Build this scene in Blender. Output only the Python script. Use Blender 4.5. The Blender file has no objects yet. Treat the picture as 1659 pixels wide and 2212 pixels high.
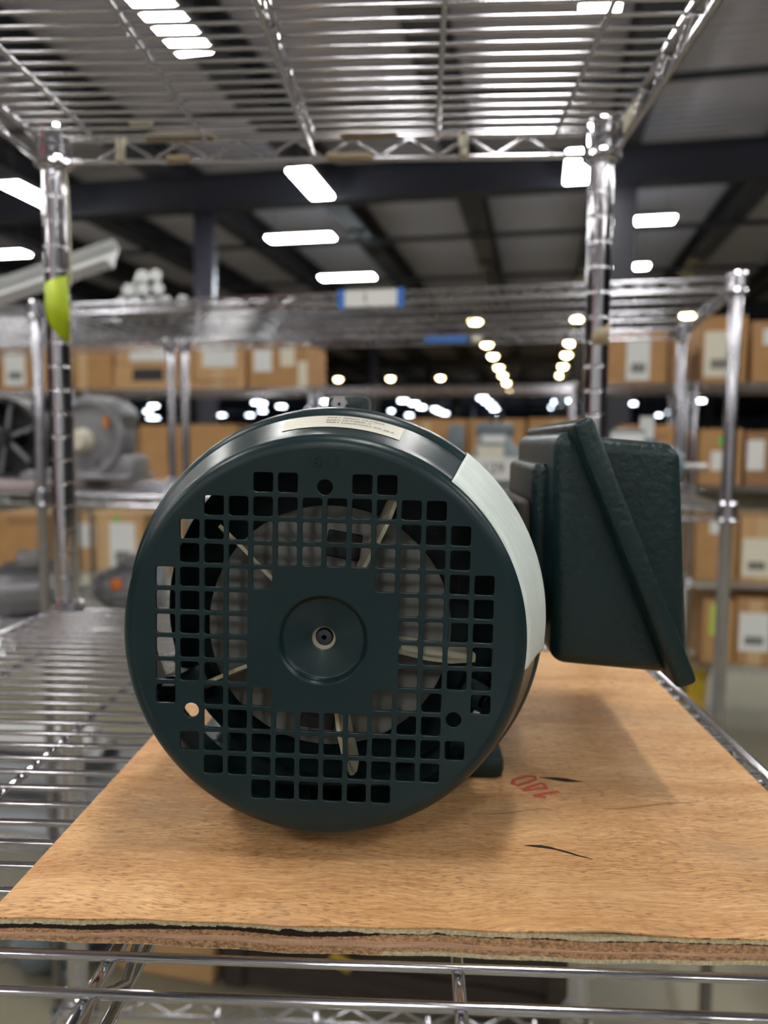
import bpy, bmesh, math, random
from mathutils import Vector, Matrix
random.seed(7)
SC = bpy.context.scene
COL = SC.collection
R = math.radians

# ------------------------------------------------------------------ camera
cam = bpy.data.cameras.new('camera')
camo = bpy.data.objects.new('camera', cam)
COL.objects.link(camo)
SC.camera = camo
yaw, pit, rol = R(2.6), R(4.98), R(.27)
fw = Vector((-math.sin(yaw)*math.cos(pit), math.cos(yaw)*math.cos(pit), -math.sin(pit)))
r0 = Vector((math.cos(yaw), math.sin(yaw), 0))
u0 = r0.cross(fw)
rt = math.cos(rol)*r0 + math.sin(rol)*u0
up = -math.sin(rol)*r0 + math.cos(rol)*u0
camo.matrix_world = Matrix(((rt.x, up.x, -fw.x, 0), (rt.y, up.y, -fw.y, 0), (rt.z, up.z, -fw.z, 0), (0, 0, 0, 1)))
cam.sensor_fit = 'HORIZONTAL'
cam.sensor_width = 36.0
cam.lens = 1660.0/1659.0*36.0
cam.clip_start = .01
cam.clip_end = 300
cam.dof.use_dof = True
cam.dof.focus_distance = .313
cam.dof.aperture_fstop = cam.lens/3.7
# ------------------------------------------------------------------ world and exposure
w = bpy.data.worlds.new('world')
SC.world = w
w.use_nodes = True
w.node_tree.nodes['Background'].inputs[0].default_value = (.55, .58, .65, 1)
w.node_tree.nodes['Background'].inputs[1].default_value = .02
SC.view_settings.view_transform = 'Standard'
SC.view_settings.look = 'None'
SC.view_settings.gamma = 1
SC.view_settings.use_curve_mapping = False
SC.view_settings.exposure = 0.14
LAMP = 62.0          # radiance of a ceiling light's diffuser
SC.cycles.max_bounces = 8
SC.cycles.diffuse_bounces = 4
SC.cycles.glossy_bounces = 5
SC.cycles.sample_clamp_indirect = 8
SC.cycles.use_denoising = True
SC.cycles.caustics_reflective = False
SC.cycles.caustics_refractive = False

# ------------------------------------------------------------------ materials
def mat(name, col, rough=.5, metal=0, noise=None, bump=None, emit=None, spec=None, coat=0):
    """noise=(scale, amount, (sx,sy,sz)) varies the colour; bump=(scale, strength)."""
    m = bpy.data.materials.new(name)
    m.use_nodes = True
    nt = m.node_tree
    b = nt.nodes['Principled BSDF']
    b.inputs['Base Color'].default_value = (*col, 1)
    b.inputs['Roughness'].default_value = rough
    b.inputs['Metallic'].default_value = metal
    if spec is not None: b.inputs['Specular IOR Level'].default_value = spec
    if coat: b.inputs['Coat Weight'].default_value = coat
    if emit:
        b.inputs['Emission Color'].default_value = (*emit[0], 1)
        b.inputs['Emission Strength'].default_value = emit[1]
    if noise or bump:
        tc = nt.nodes.new('ShaderNodeTexCoord')
    if noise:
        mp = nt.nodes.new('ShaderNodeMapping')
        mp.inputs['Scale'].default_value = noise[2] if len(noise) > 2 else (1, 1, 1)
        n = nt.nodes.new('ShaderNodeTexNoise')
        n.inputs['Scale'].default_value = noise[0]
        n.inputs['Detail'].default_value = 5
        cr = nt.nodes.new('ShaderNodeValToRGB')
        a = noise[1]
        cr.color_ramp.elements[0].position = .3
        cr.color_ramp.elements[1].position = .7
        cr.color_ramp.elements[0].color = (*[c*(1-a) for c in col], 1)
        cr.color_ramp.elements[1].color = (*[min(1, c*(1+a)) for c in col], 1)
        nt.links.new(tc.outputs['Object'], mp.inputs[0])
        nt.links.new(mp.outputs[0], n.inputs['Vector'])
        nt.links.new(n.outputs['Fac'], cr.inputs[0])
        nt.links.new(cr.outputs[0], b.inputs['Base Color'])
    if bump:
        n2 = nt.nodes.new('ShaderNodeTexNoise')
        n2.inputs['Scale'].default_value = bump[0]
        n2.inputs['Detail'].default_value = 3
        bp = nt.nodes.new('ShaderNodeBump')
        bp.inputs['Strength'].default_value = bump[1]
        bp.inputs['Distance'].default_value = bump[2] if len(bump) > 2 else .001
        nt.links.new(tc.outputs['Object'], n2.inputs['Vector'])
        nt.links.new(n2.outputs['Fac'], bp.inputs['Height'])
        nt.links.new(bp.outputs[0], b.inputs['Normal'])
    return m

def wood_face():
    m = bpy.data.materials.new('plywood_face')
    m.use_nodes = True
    nt = m.node_tree; N = nt.nodes.new; L = nt.links.new
    b = nt.nodes['Principled BSDF']
    b.inputs['Roughness'].default_value = .62
    b.inputs['Specular IOR Level'].default_value = .35
    tc = N('ShaderNodeTexCoord')
    wn = N('ShaderNodeTexNoise'); wn.inputs['Scale'].default_value = 14; wn.inputs['Detail'].default_value = 2
    L(tc.outputs['Object'], wn.inputs['Vector'])
    sub = N('ShaderNodeVectorMath'); sub.operation = 'SUBTRACT'; sub.inputs[1].default_value = (.5, .5, .5)
    L(wn.outputs['Color'], sub.inputs[0])
    sc = N('ShaderNodeVectorMath'); sc.operation = 'MULTIPLY'; sc.inputs[1].default_value = (.0, .022, 0)
    L(sub.outputs[0], sc.inputs[0])
    ad = N('ShaderNodeVectorMath'); ad.operation = 'ADD'
    L(tc.outputs['Object'], ad.inputs[0]); L(sc.outputs[0], ad.inputs[1])
    def noise(scale3, detail, rough=.5):
        mp = N('ShaderNodeMapping'); mp.inputs['Scale'].default_value = scale3
        L(ad.outputs[0], mp.inputs[0])
        n = N('ShaderNodeTexNoise'); n.inputs['Scale'].default_value = 1; n.inputs['Detail'].default_value = detail
        n.inputs['Roughness'].default_value = rough
        L(mp.outputs[0], n.inputs['Vector'])
        return n.outputs['Fac']
    def ramp(x, p0, p1, c0, c1):
        c = N('ShaderNodeValToRGB'); e = c.color_ramp.elements
        e[0].position = p0; e[1].position = p1; e[0].color = (*c0, 1); e[1].color = (*c1, 1)
        L(x, c.inputs[0]); return c.outputs[0]
    def mixc(kind, f, a, c):
        x = N('ShaderNodeMix'); x.data_type = 'RGBA'; x.blend_type = kind
        if isinstance(f, float): x.inputs[0].default_value = f
        else: L(f, x.inputs[0])
        L(a, x.inputs[6]); L(c, x.inputs[7]); return x.outputs[2]
    base = ramp(noise((7, 40, 1), 4), .32, .7, (.62, .345, .15), (.82, .535, .275))
    fine = ramp(noise((60, 620, 1), 5, .7), .3, .72, (.64, .53, .43), (1.13, 1.11, 1.09))
    c1 = mixc('MULTIPLY', 1.0, base, fine)
    pores = ramp(noise((200, 1900, 1), 3, .55), .545, .62, (0, 0, 0), (1, 1, 1))
    where = ramp(noise((16, 50, 1), 3), .34, .62, (.25, .25, .25), (.95, .95, .95))
    pm = mixc('MULTIPLY', 1.0, pores, where)
    dk = N('ShaderNodeRGB'); dk.outputs[0].default_value = (.22, .085, .03, 1)
    c2 = mixc('MIX', pm, c1, dk.outputs[0])
    red = ramp(noise((10, 26, 3), 2), .60, .74, (0, 0, 0), (.45, .45, .45))
    rd = N('ShaderNodeRGB'); rd.outputs[0].default_value = (.42, .17, .055, 1)
    c3 = mixc('MIX', red, c2, rd.outputs[0])
    # grubby grey patches of handling dirt
    mp = N('ShaderNodeMapping'); mp.inputs['Scale'].default_value = (13, 17, 1); mp.inputs['Location'].default_value = (3.1, 1.7, 0)
    L(tc.outputs['Object'], mp.inputs[0])
    gn = N('ShaderNodeTexNoise'); gn.inputs['Scale'].default_value = 1; gn.inputs['Detail'].default_value = 4
    L(mp.outputs[0], gn.inputs['Vector'])
    gm = ramp(gn.outputs['Fac'], .56, .74, (0, 0, 0), (.4, .4, .4))
    gr = N('ShaderNodeRGB'); gr.outputs[0].default_value = (.30, .235, .16, 1)
    c4 = mixc('MIX', gm, c3, gr.outputs[0])
    L(c4, b.inputs['Base Color'])
    bp = N('ShaderNodeBump'); bp.inputs['Strength'].default_value = .35; bp.inputs['Distance'].default_value = .0006; bp.invert = True
    L(pores, bp.inputs['Height']); L(bp.outputs[0], b.inputs['Normal'])
    return m

M = {}
M['chrome'] = mat('chrome', (.62, .62, .66), .10, 1, bump=(160, .06, .0006))
M['chrome_far'] = mat('dull_chrome', (.47, .47, .51), .17, 1)
M['green'] = mat('dark_green_enamel', (.0072, .0235, .0272), .31, 0, noise=(60, .08), bump=(900, .10, .0003), spec=.34)
M['green_cast'] = mat('dark_green_cast_iron', (.0072, .0235, .0258), .38, 0, noise=(30, .10), bump=(300, .55, .0010), spec=.36)
M['green_in'] = mat('dark_green_frame', (.012, .026, .028), .45, 0, bump=(300, .3, .0008))
M['nylon'] = mat('cream_nylon', (.52, .49, .36), .45)
M['nylon_shaded'] = mat('shaded_cream_nylon', (.15, .15, .14), .5, noise=(60, .12))  # cream nylon with the shade behind the cover put into its colour
M['gasket'] = mat('brown_gasket', (.06, .05, .042), .7)
M['black'] = mat('black', (.008, .008, .010), .5)
M['steel'] = mat('zinc_steel', (.55, .55, .56), .3, 1)
M['dark_steel'] = mat('dark_steel', (.05, .055, .07), .35, .7)
M['sticker'] = mat('cream_sticker', (.70, .68, .58), .5)
M['ink'] = mat('black_ink', (.02, .02, .022), .6)
M['tape_white'] = mat('pale_masking_tape', (.70, .78, .75), .55, noise=(90, .06, (.4, 3, 1)), bump=(220, .3, .0008))
M['tape_tan'] = mat('tan_tape', (.42, .34, .22), .6)
M['tape_lime'] = mat('lime_tape', (.50, .66, .006), .45, noise=(40, .12))
M['tape_blue'] = mat('blue_tape', (.03, .16, .55), .5)
M['paper'] = mat('white_paper', (.72, .73, .72), .6)
M['paper_cream'] = mat('cream_paper', (.70, .67, .55), .6)
M['wood'] = wood_face()
M['ply_cream'] = mat('cream_ply', (.62, .54, .34), .8, noise=(700, .30), bump=(1500, .6, .0006))
M['ply_brown'] = mat('brown_ply', (.50, .285, .15), .85, noise=(650, .55, (1, 1, 1.6)), bump=(1400, .8, .0008))
M['ply_pink'] = mat('pinkish_ply', (.60, .37, .23), .8, noise=(220, .22, (.3, 1, 5)), bump=(700, .4, .0005))
M['split_shade'] = mat('split_shadow_wood', (.018, .010, .006), .95)  # near black, the shade inside the splits put into the colour
M['marker'] = mat('red_marker', (.52, .085, .045), .7, noise=(900, .25))
M['card'] = mat('cardboard', (.43, .235, .095), .75, noise=(9, .10))
M['card_light'] = mat('light_cardboard', (.53, .32, .15), .75, noise=(9, .08))
M['card_dark'] = mat('dark_cardboard', (.30, .16, .075), .8, noise=(9, .12))
M['card_tape'] = mat('parcel_tape', (.56, .38, .20), .3)
M['grey_paint'] = mat('grey_paint', (.22, .225, .24), .45, noise=(20, .12))
M['grey_alloy'] = mat('grey_cast_alloy', (.30, .30, .32), .42, .6, noise=(15, .15))
M['blue_grey'] = mat('blue_grey_paint', (.13, .165, .19), .42, noise=(18, .12))
M['blue_grey_lt'] = mat('pale_blue_grey_paint', (.22, .27, .29), .42, noise=(18, .10))
M['alu'] = mat('bare_aluminium', (.72, .74, .74), .38, .55)
M['black_paint'] = mat('black_paint', (.014, .014, .018), .45)
M['orange'] = mat('orange_plastic', (.75, .20, .02), .45)
M['yellow'] = mat('yellow_plastic', (.60, .40, .03), .45, noise=(12, .1))
M['pink'] = mat('pink_plastic_film', (.52, .24, .28), .35)
M['green_dot'] = mat('green_sticker', (.10, .55, .05), .5)
M['lime_tag'] = mat('lime_tag', (.48, .60, .10), .5)
M['pinkboard'] = mat('mauve_board', (.36, .30, .30), .7)
M['floor'] = mat('concrete_floor', (.20, .182, .128), .55, noise=(1.3, .10), bump=(30, .1, .002))
M['deck'] = mat('ceiling_deck', (.62, .61, .73), .6, noise=(.8, .06))
M['beam'] = mat('dark_steel_paint', (.032, .036, .055), .5)
M['beam2'] = mat('joist_paint', (.055, .058, .075), .5)
M['colpaint'] = mat('column_gloss_paint', (.045, .045, .065), .28)
M['wallm'] = mat('wall_panel', (.30, .30, .33), .7, noise=(.6, .1))
M['housing'] = mat('lamp_housing', (.30, .30, .31), .5)
M['lamp_w'] = mat('lamp_white', (.8, .8, .8), .5, emit=((1.0, .985, .95), LAMP))
M['lamp_c'] = mat('lamp_cool', (.8, .8, .8), .5, emit=((.86, .95, 1.0), LAMP))
M['lamp_y'] = mat('lamp_warm', (.8, .7, .5), .5, emit=((1.0, .77, .40), LAMP*.55))
M['lamp_far'] = mat('lamp_far', (.8, .8, .8), .5, emit=((.78, .88, 1.0), LAMP*.30))

# ------------------------------------------------------------------ builders
class MB:
    def __init__(s): s.v = []; s.f = []; s.sm = []
    def add(s, vs, fs, smooth=False):
        k = len(s.v)
        s.v += [tuple(x) for x in vs]
        s.f += [tuple(i+k for i in f) for f in fs]
        s.sm += [smooth]*len(fs)
    def box(s, c, size, rot=None, bevel=0, seg=3):
        if bevel:
            bm = bmesh.new(); bmesh.ops.create_cube(bm, size=1)
            for v in bm.verts: v.co = Vector((v.co.x*size[0], v.co.y*size[1], v.co.z*size[2]))
            bmesh.ops.bevel(bm, geom=bm.edges[:], offset=bevel, segments=seg, profile=.5, affect='EDGES')
            s.bm(bm, rot, c, True); return
        x, y, z = [q/2 for q in size]
        vs = [Vector(p) for p in ((-x,-y,-z),(x,-y,-z),(x,y,-z),(-x,y,-z),(-x,-y,z),(x,-y,z),(x,y,z),(-x,y,z))]
        if rot: vs = [rot @ v for v in vs]
        vs = [v+Vector(c) for v in vs]
        s.add(vs, [(0,3,2,1),(4,5,6,7),(0,1,5,4),(1,2,6,5),(2,3,7,6),(3,0,4,7)])
    def bm(s, bm, rot=None, c=(0,0,0), smooth=True):
        bm.verts.ensure_lookup_table()
        for i, v in enumerate(bm.verts): v.index = i
        vs = [((rot @ v.co) if rot else v.co.copy())+Vector(c) for v in bm.verts]
        s.add(vs, [tuple(v.index for v in f.verts) for f in bm.faces], smooth)
        bm.free()
    def tube(s, pts, r, n=8, caps=True, closed=False):
        pts = [Vector(p) for p in pts]; m = len(pts); rings = []
        prev = None
        for i, p in enumerate(pts):
            a = pts[i-1] if (i > 0 or closed) else p
            b = pts[(i+1) % m] if (i < m-1 or closed) else p
            d = (b-a).normalized()
            if prev is None:
                t = Vector((0,0,1)) if abs(d.z) < .9 else Vector((1,0,0))
                e = d.cross(t).normalized()
            else:
                e = (prev - d*prev.dot(d)).normalized()
            prev = e; g = d.cross(e)
            rr = r[i] if isinstance(r, (list, tuple)) else r
            rings.append([p + rr*(math.cos(2*math.pi*k/n)*e + math.sin(2*math.pi*k/n)*g) for k in range(n)])
        vs = [v for q in rings for v in q]; fs = []
        for i in range(m if closed else m-1):
            j = (i+1) % m
            for k in range(n): fs.append((i*n+k, i*n+(k+1)%n, j*n+(k+1)%n, j*n+k))
        s.add(vs, fs, True)
        if caps and not closed:
            s.add(rings[0], [tuple(range(n-1, -1, -1))]); s.add(rings[-1], [tuple(range(n))])
    def lathe(s, prof, n=48, c=(0,0,0), axis='y', closed=False, smooth=True, ang=None):
        """prof = [(radius, along axis)]."""
        full = ang is None
        a0, a1 = (0, 2*math.pi) if full else ang
        k = n if full else n+1
        vs = []
        for r, h in prof:
            for i in range(k):
                a = a0+(a1-a0)*i/n
                if axis == 'y': p = (r*math.cos(a), h, r*math.sin(a))
                elif axis == 'z': p = (r*math.cos(a), r*math.sin(a), h)
                else: p = (h, r*math.cos(a), r*math.sin(a))
                vs.append(Vector(p)+Vector(c))
        fs = []; m = len(prof)
        for j in range(m if closed else m-1):
            j2 = (j+1) % m
            for i in range(n):
                i2 = (i+1) % k
                fs.append((j*k+i, j2*k+i, j2*k+i2, j*k+i2))
        s.add(vs, fs, smooth)
    def prism(s, poly, y0, y1, bevel=0, seg=4, smooth=True, taper=0):
        """poly in XZ, extruded along Y."""
        bm = bmesh.new()
        a = [bm.verts.new((x, y0, z)) for x, z in poly]
        b = [bm.verts.new((x, y1, z)) for x, z in poly]
        n = len(poly)
        bm.faces.new(a); bm.faces.new(b[::-1])
        for i in range(n): bm.faces.new((a[i], b[i], b[(i+1)%n], a[(i+1)%n]))
        bmesh.ops.recalc_face_normals(bm, faces=bm.faces[:])
        if bevel: bmesh.ops.bevel(bm, geom=bm.edges[:], offset=bevel, segments=seg, profile=.5, affect='EDGES')
        s.bm(bm, smooth=smooth)
    def map(s, fn): s.v = [tuple(fn(Vector(p))) for p in s.v]; return s
    def mesh(s, name, m, org=(0,0,0)):
        me = bpy.data.meshes.new(name)
        o = Vector(org)
        me.from_pydata([tuple(Vector(p)-o) for p in s.v], [], s.f)
        me.polygons.foreach_set('use_smooth', s.sm)
        me.materials.append(m); me.update()
        bm = bmesh.new(); bm.from_mesh(me); bmesh.ops.recalc_face_normals(bm, faces=bm.faces[:]); bm.to_mesh(me); bm.free()
        return me
    def build(s, name, m, parent=None, org=(0,0,0), label=None, stuff=False, edge=True):
        me = s.mesh(name, m, org)
        if edge and any(s.sm):
            try: me.set_sharp_from_angle(angle=R(40))
            except Exception: pass
        return link(name, me, parent, label, stuff)

def link(name, me, parent=None, label=None, stuff=False, loc=None, rot=None):
    o = bpy.data.objects.new(name, me); COL.objects.link(o)
    if parent: o.parent = parent
    if label: o['label'] = label
    if stuff: o['kind'] = 'stuff'
    if loc is not None: o.location = loc
    if rot is not None: o.rotation_euler = rot
    return o
def thing(name, label, cat, loc=(0,0,0), rz=0, group=None):
    o = bpy.data.objects.new(name, None); COL.objects.link(o)
    o.empty_display_size = .05
    o.location = loc; o.rotation_euler = (0, 0, rz)
    tag(o, label, cat, group); return o
def tag(o, label, cat, group=None):
    o['label'] = label; o['category'] = cat
    if group: o['group'] = group
    return o
def struct(o): o['kind'] = 'structure'; return o
def text_mesh(txt, size, ext=0.0, align='CENTER'):
    cu = bpy.data.curves.new('text', 'FONT')
    cu.body = txt; cu.size = size; cu.offset = .00012 if ext > .0005 else 0; cu.extrude = ext; cu.align_x = align; cu.align_y = 'CENTER'; cu.resolution_u = 3
    o = bpy.data.objects.new('text', cu); COL.objects.link(o)
    bpy.context.view_layer.update()
    me = bpy.data.meshes.new_from_object(o.evaluated_get(bpy.context.evaluated_depsgraph_get()))
    bpy.data.objects.remove(o); bpy.data.curves.remove(cu)
    mb = MB(); mb.add([v.co for v in me.vertices], [tuple(p.vertices) for p in me.polygons])
    bpy.data.meshes.remove(me)
    return mb

# building axes: u across the hall, v into it
TH = R(8.7)
BX = Vector((math.cos(TH), -math.sin(TH), 0)); BY = Vector((math.sin(TH), math.cos(TH), 0))
def B(u, v, z): return BX*u + BY*v + Vector((0, 0, z))
FLOOR = -1.45

# ------------------------------------------------------------------ the hall
def slab(name, u0, u1, v0, v1, z0, z1, m):
    mb = MB(); mb.box(((u0+u1)/2, (v0+v1)/2, (z0+z1)/2), (u1-u0, v1-v0, z1-z0))
    o = mb.build(name, m); o.rotation_euler = (0, 0, -TH); return struct(o)
slab('floor', -54, 26, -14, 104, FLOOR-.2, FLOOR, M['floor'])
slab('wall_left', -54.2, -54, -14, 104, FLOOR, 4.6, M['wallm'])
slab('wall_right', 26, 26.2, -14, 104, FLOOR, 4.6, M['wallm'])
slab('wall_back', -54, 26, 104, 104.2, FLOOR, 4.6, M['wallm'])
M['wall_pale'] = mat('pale_bounce_wall', (.55, .55, .57), .7, noise=(.6, .1))
slab('wall_front', -54, 26, -10.7, -10.5, FLOOR, 4.6, M['wall_pale'])  # unseen wall set close and pale to brighten reflections in the chrome
mb = MB(); pts = []; v = -14.0
while v < 104:
    pts += [(v, 4.47), (v+.10, 4.47), (v+.115, 4.51), (v+.175, 4.51)]; v += .19
vs = []
for vv, z in pts: vs += [(-54, vv, z), (26, vv, z)]
mb.add(vs, [(2*i, 2*i+1, 2*i+3, 2*i+2) for i in range(len(pts)-1)])
mb.box((-14, 45, 4.62), (80, 118, .1))
o = struct(mb.build('ceiling', M['deck'])); o.rotation_euler = (0, 0, -TH)

def ibeam_mesh(name, L, h, bw, m, along='v'):
    mb = MB(); t = .02
    if along == 'v':
        mb.box((0, 0, h/2-t/2), (bw, L, t)); mb.box((0, 0, -h/2+t/2), (bw, L, t)); mb.box((0, 0, 0), (t, L, h-2*t))
    else:
        mb.box((0, 0, h/2-t/2), (L, bw, t)); mb.box((0, 0, -h/2+t/2), (L, bw, t)); mb.box((0, 0, 0), (L, t, h-2*t))
    return mb.mesh(name, m)
bm_long = ibeam_mesh('ceiling_beam', 118, .44, .40, M['beam2'])
for k in range(-23, 12):
    u = -1.2+2.25*k
    if u < 25:
        o = struct(link('ceiling_beam', bm_long, loc=B(u, 45, 4.24), rot=(0, 0, -TH)))
bm_cross = ibeam_mesh('cross_girder_beam', 80, .48, .34, M['beam'], 'u')
for k in range(-1, 8):
    struct(link('cross_girder_beam', bm_cross, loc=B(-14, 11.2+12.2*k, 3.76), rot=(0, 0, -TH)))
mb = MB(); mb.lathe([(.02, FLOOR+.02), (.165, FLOOR+.02), (.165, 3.5), (.02, 3.5)], 32, axis='z')
mb.box((0, 0, FLOOR+.01), (.45, .45, .02)); mb.box((0, 0, 3.51), (.4, .4, .02))
col_round = mb.mesh('steel_column', M['colpaint'])
mb = MB(); t = .02; h = 3.52-FLOOR; zc = (3.52+FLOOR)/2
mb.box((0, .15, zc), (.30, t, h)); mb.box((0, -.15, zc), (.30, t, h)); mb.box((0, 0, zc), (t, .28, h))
mb.box((0, 0, FLOOR+.012), (.45, .45, .024))
M['col_dark'] = mat('column_dark_paint', (.014, .015, .022), .5)
col_h = mb.mesh('steel_column', M['col_dark'])
for k in range(0, 6):
    for u, me in ((-17.2, col_h), (-11.1, col_h), (-5.03, col_round), (1.07, col_h), (7.2, col_h), (13.3, col_h)):
        v = 11.2+12.2*k
        struct(link('steel_column', me, loc=B(u, v, 0), rot=(0, 0, -TH)))
M['red_paint'] = mat('red_reflection_paint', (.30, .022, .035), .4)
mb = MB(); mb.box((0, 0, (3.5+FLOOR)/2), (.42, .42, 3.5-FLOOR), bevel=.02, seg=1)
struct(link('steel_column', mb.mesh('red_reflection_block', M['red_paint']), loc=(-1.8, -.58, 0), rot=(0, 0, -TH)))  # unseen red block added for the red stripe mirrored in the posts
# sprinkler pipes slung below the joists
mb = MB(); mb.tube([(-25, 0, 0), (25, 0, 0)], .045, 10)
for k in range(-8, 9): mb.box((-1.2+2.25*k, 0, .075), (.05, .09, .075))
pipe = mb.mesh('pipe_run', M['beam'])
mb = MB(); mb.tube([(0, 0, .05), (0, 0, -.03)], .02, 8); mb.lathe([(.001, -.035), (.035, -.035), (.035, -.03), (.001, -.03)], 10, axis='z')
head = mb.mesh('sprinkler_head', M['marker'])
for i, (v, nm) in enumerate(((8.95, 'nearest'), (14.8, 'middle'), (18.3, 'farthest'))):
    t = thing('sprinkler_pipe', f'{nm} of the dark sprinkler pipes hung across the ceiling', 'pipe', B(0, v, 3.9), -TH, 'ceiling sprinkler pipes')
    link('pipe_run', pipe, t)
    for k in range(-5, 6): link('sprinkler_head', head, t, loc=(k*3-.55, 0, .0))

# ------------------------------------------------------------------ ceiling lamps
ORD = ['first', 'second', 'third', 'fourth', 'fifth', 'sixth', 'seventh']
def lamp_meshes(nm, L, wd, mm):
    a = MB(); a.box((0, 0, .05), (L, wd, .07), bevel=.012, seg=1)
    for sx in (-.4, .4): a.tube([(sx*L, 0, .08), (sx*L, 0, .98)], .006, 5)
    b = MB(); b.box((0, 0, .006), (L-.03, wd-.03, .018))
    return a.mesh('housing', M['housing']), b.mesh('diffuser', mm)
LM = {k: lamp_meshes(k, 1.16, .33, M[k]) for k in ('lamp_w', 'lamp_c')}
def strip_lamp(u, v, along, kind, label, group='long ceiling lights over the near aisles', z=3.5):
    t = thing('ceiling_light', label, 'ceiling light', B(u, v, z), -TH + (R(90) if along == 'v' else 0), group)
    h, d = LM[kind]
    link('housing', h, t); link('diffuser', d, t)
for a in [(-3.1, 6.2, 'v', 'lamp_w', 'big ceiling light seen through the upper left wire shelf'),
          (.41, 6.2, 'v', 'lamp_w', 'ceiling light at the top edge seen through the upper right wires'),
          (-3.09, 10.33, 'v', 'lamp_w', 'slanting ceiling light just below the middle of the upper shelf rail'),
          (-7.12, 10.1, 'v', 'lamp_w', 'slanting ceiling light beside the left chrome post'),
          (.42, 10.33, 'v', 'lamp_w', 'ceiling light half behind the right post collar'),
          (-4.05, 12.9, 'u', 'lamp_c', 'wide ceiling light, larger of the two beside the round column'),
          (-4.02, 16.05, 'u', 'lamp_c', 'wide ceiling light above the blue taped number card'),
          (-9.95, 13.0, 'u', 'lamp_w', 'wide ceiling light cut by the left picture edge'),
          (1.42, 12.9, 'u', 'lamp_c', 'wide ceiling light right of the right chrome post, upper one'),
          (1.46, 16.1, 'u', 'lamp_c', 'wide ceiling light right of the right chrome post, lower one')]:
    strip_lamp(*a)
k = 0
for v in (.40, -3.8, -8.0):
    for u in (-11.1, -7.1, -3.1, .42, 4.4, 8.4):
        strip_lamp(u, v, 'v', 'lamp_w', f'ceiling light over the shelf aisle, {ORD[k % 6]} from the left in the {ORD[k//6]} unseen row', 'ceiling lights overhead and behind the camera'); k += 1
for j, (u, v) in enumerate(((-11.1, 6.2), (-7.1, 6.2), (4.4, 6.2), (4.4, 10.33), (8.4, 6.2), (8.4, 10.33), (-11.1, 10.2))):
    strip_lamp(u, v, 'v', 'lamp_w', f'ceiling light just outside the frame, {ORD[j]} counted from the far left', 'ceiling lights beside the frame')
a = MB(); a.lathe([(.184, .03), (.212, -.05), (.214, -.05), (.21, .04), (.20, .09), (.07, .16), (.05, .26), (.01, .26)], 20, axis='z'); 
b = MB(); b.lathe([(.001, -.15), (.08, -.138), (.14, -.095), (.175, -.03), (.180, .03), (.001, .03)], 20, axis='z')
a2 = MB(); a2.v, a2.f, a2.sm = list(a.v), list(a.f), list(a.sm)
a.tube([(0, 0, .25), (0, 0, .972)], .008, 5); a2.tube([(0, 0, .25), (0, 0, .518)], .008, 5)
rh, rh2, rd = a.mesh('housing', M['housing']), a2.mesh('housing', M['housing']), b.mesh('diffuser', M['lamp_y'])
def round_lamp(u, v, label):
    t = thing('high_bay_lamp', label, 'ceiling lamp', B(u, v, 3.5), 0, 'round warm high bay lamps')
    under = abs((u+1.2+2.25*10) % 2.25 - 1.125) > .88   # hangs from a joist rather than the deck
    link('housing', rh2 if under else rh, t); link('diffuser', rd, t)
for i, v in enumerate((21.9, 26.8, 30.4, 34.8, 38.7, 43.3, 48.6)): round_lamp(-1.8, v, f'round warm lamp, {ORD[i]} from the top of the left receding row')
for i, v in enumerate((21.9, 26.9, 30.4, 34.7, 39.0)): round_lamp(.97, v, f'round warm lamp, {ORD[i]} from the top of the row by the right post')
round_lamp(3.8, 21.9, 'round warm lamp seen through the right end of the rear wire shelf')
for i, u in enumerate((-10.4, -7.6, -5.0)): round_lamp(u, 39.6, f'round warm lamp, {ORD[i]} from the cartons in the level row above the motor')
a = MB(); a.box((0, 0, .10), (.66, .5, .10)); a.tube([(0, 0, .12), (0, 0, 1.18)], .012, 5); b = MB(); b.box((0, 0, 0), (.60, .45, .10))
fh, fd = a.mesh('housing', M['housing']), b.mesh('diffuser', M['lamp_far'])
FAR = [(-34.0, 58.5), (-41.2, 71.7), (-39.2, 72.9), (-33.0, 62.3), (-48.7, 91.1), (-48.0, 91.2), (-27.6, 57.8), (-42.4, 89.9), (-35.5, 83.0), (-22.0, 58.4), (-22.1, 59.8), (-32.2, 83.2), (-26.9, 73.0), (-22.0, 64.3), (-21.6, 69.5), (-16.3, 57.7), (-14.0, 74.1), (-10.0, 57.2), (-14.1, 84.6), (-9.8, 61.1), (-10.1, 67.1), (-9.4, 70.7), (-9.6, 75.6), (-9.6, 80.0), (-3.9, 54.5), (-3.9, 59.1), (-3.9, 64.6), (-4.0, 71.2), (-4.1, 78.2), (1.2, 68.3), (1.3, 59.7), (1.6, 58.0), (2.1, 58.6), (1.9, 66.8), (1.6, 79.8), (7.1, 78.1), (7.3, 63.0), (12.6, 86.6), (12.1, 79.6), (11.1, 64.1), (11.6, 59.7)]
def far_lamp(u, v, label):
    t = thing('distant_ceiling_light', label, 'ceiling light', B(u, v, 3.3), -TH, 'distant ceiling lights')
    link('housing', fh, t); link('diffuser', fd, t)
ORD += ['eighth', 'ninth', 'tenth']
i = 0
for n_, where in ((6, 'between the blower and the two thin posts'), (2, 'just right of the two thin posts'), (8, 'above the left shoulder of the motor'), (2, 'to the left of the lifting lug'),
                  (1, 'low above the right shoulder of the motor'), (7, 'above the right shoulder of the motor'), (1, 'nearest the green motor top, low down'), (5, 'in the slanting run above the pale gear motor'),
                  (6, 'in the cluster left of the right post'), (4, 'between the right post and the thin rear post'), (2, 'close to the thin rear post at right')):
    for j in range(n_):
        if i < len(FAR): far_lamp(*FAR[i], f'tiny bluish light, {ORD[j]} from the left {where}')
        i += 1
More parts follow.
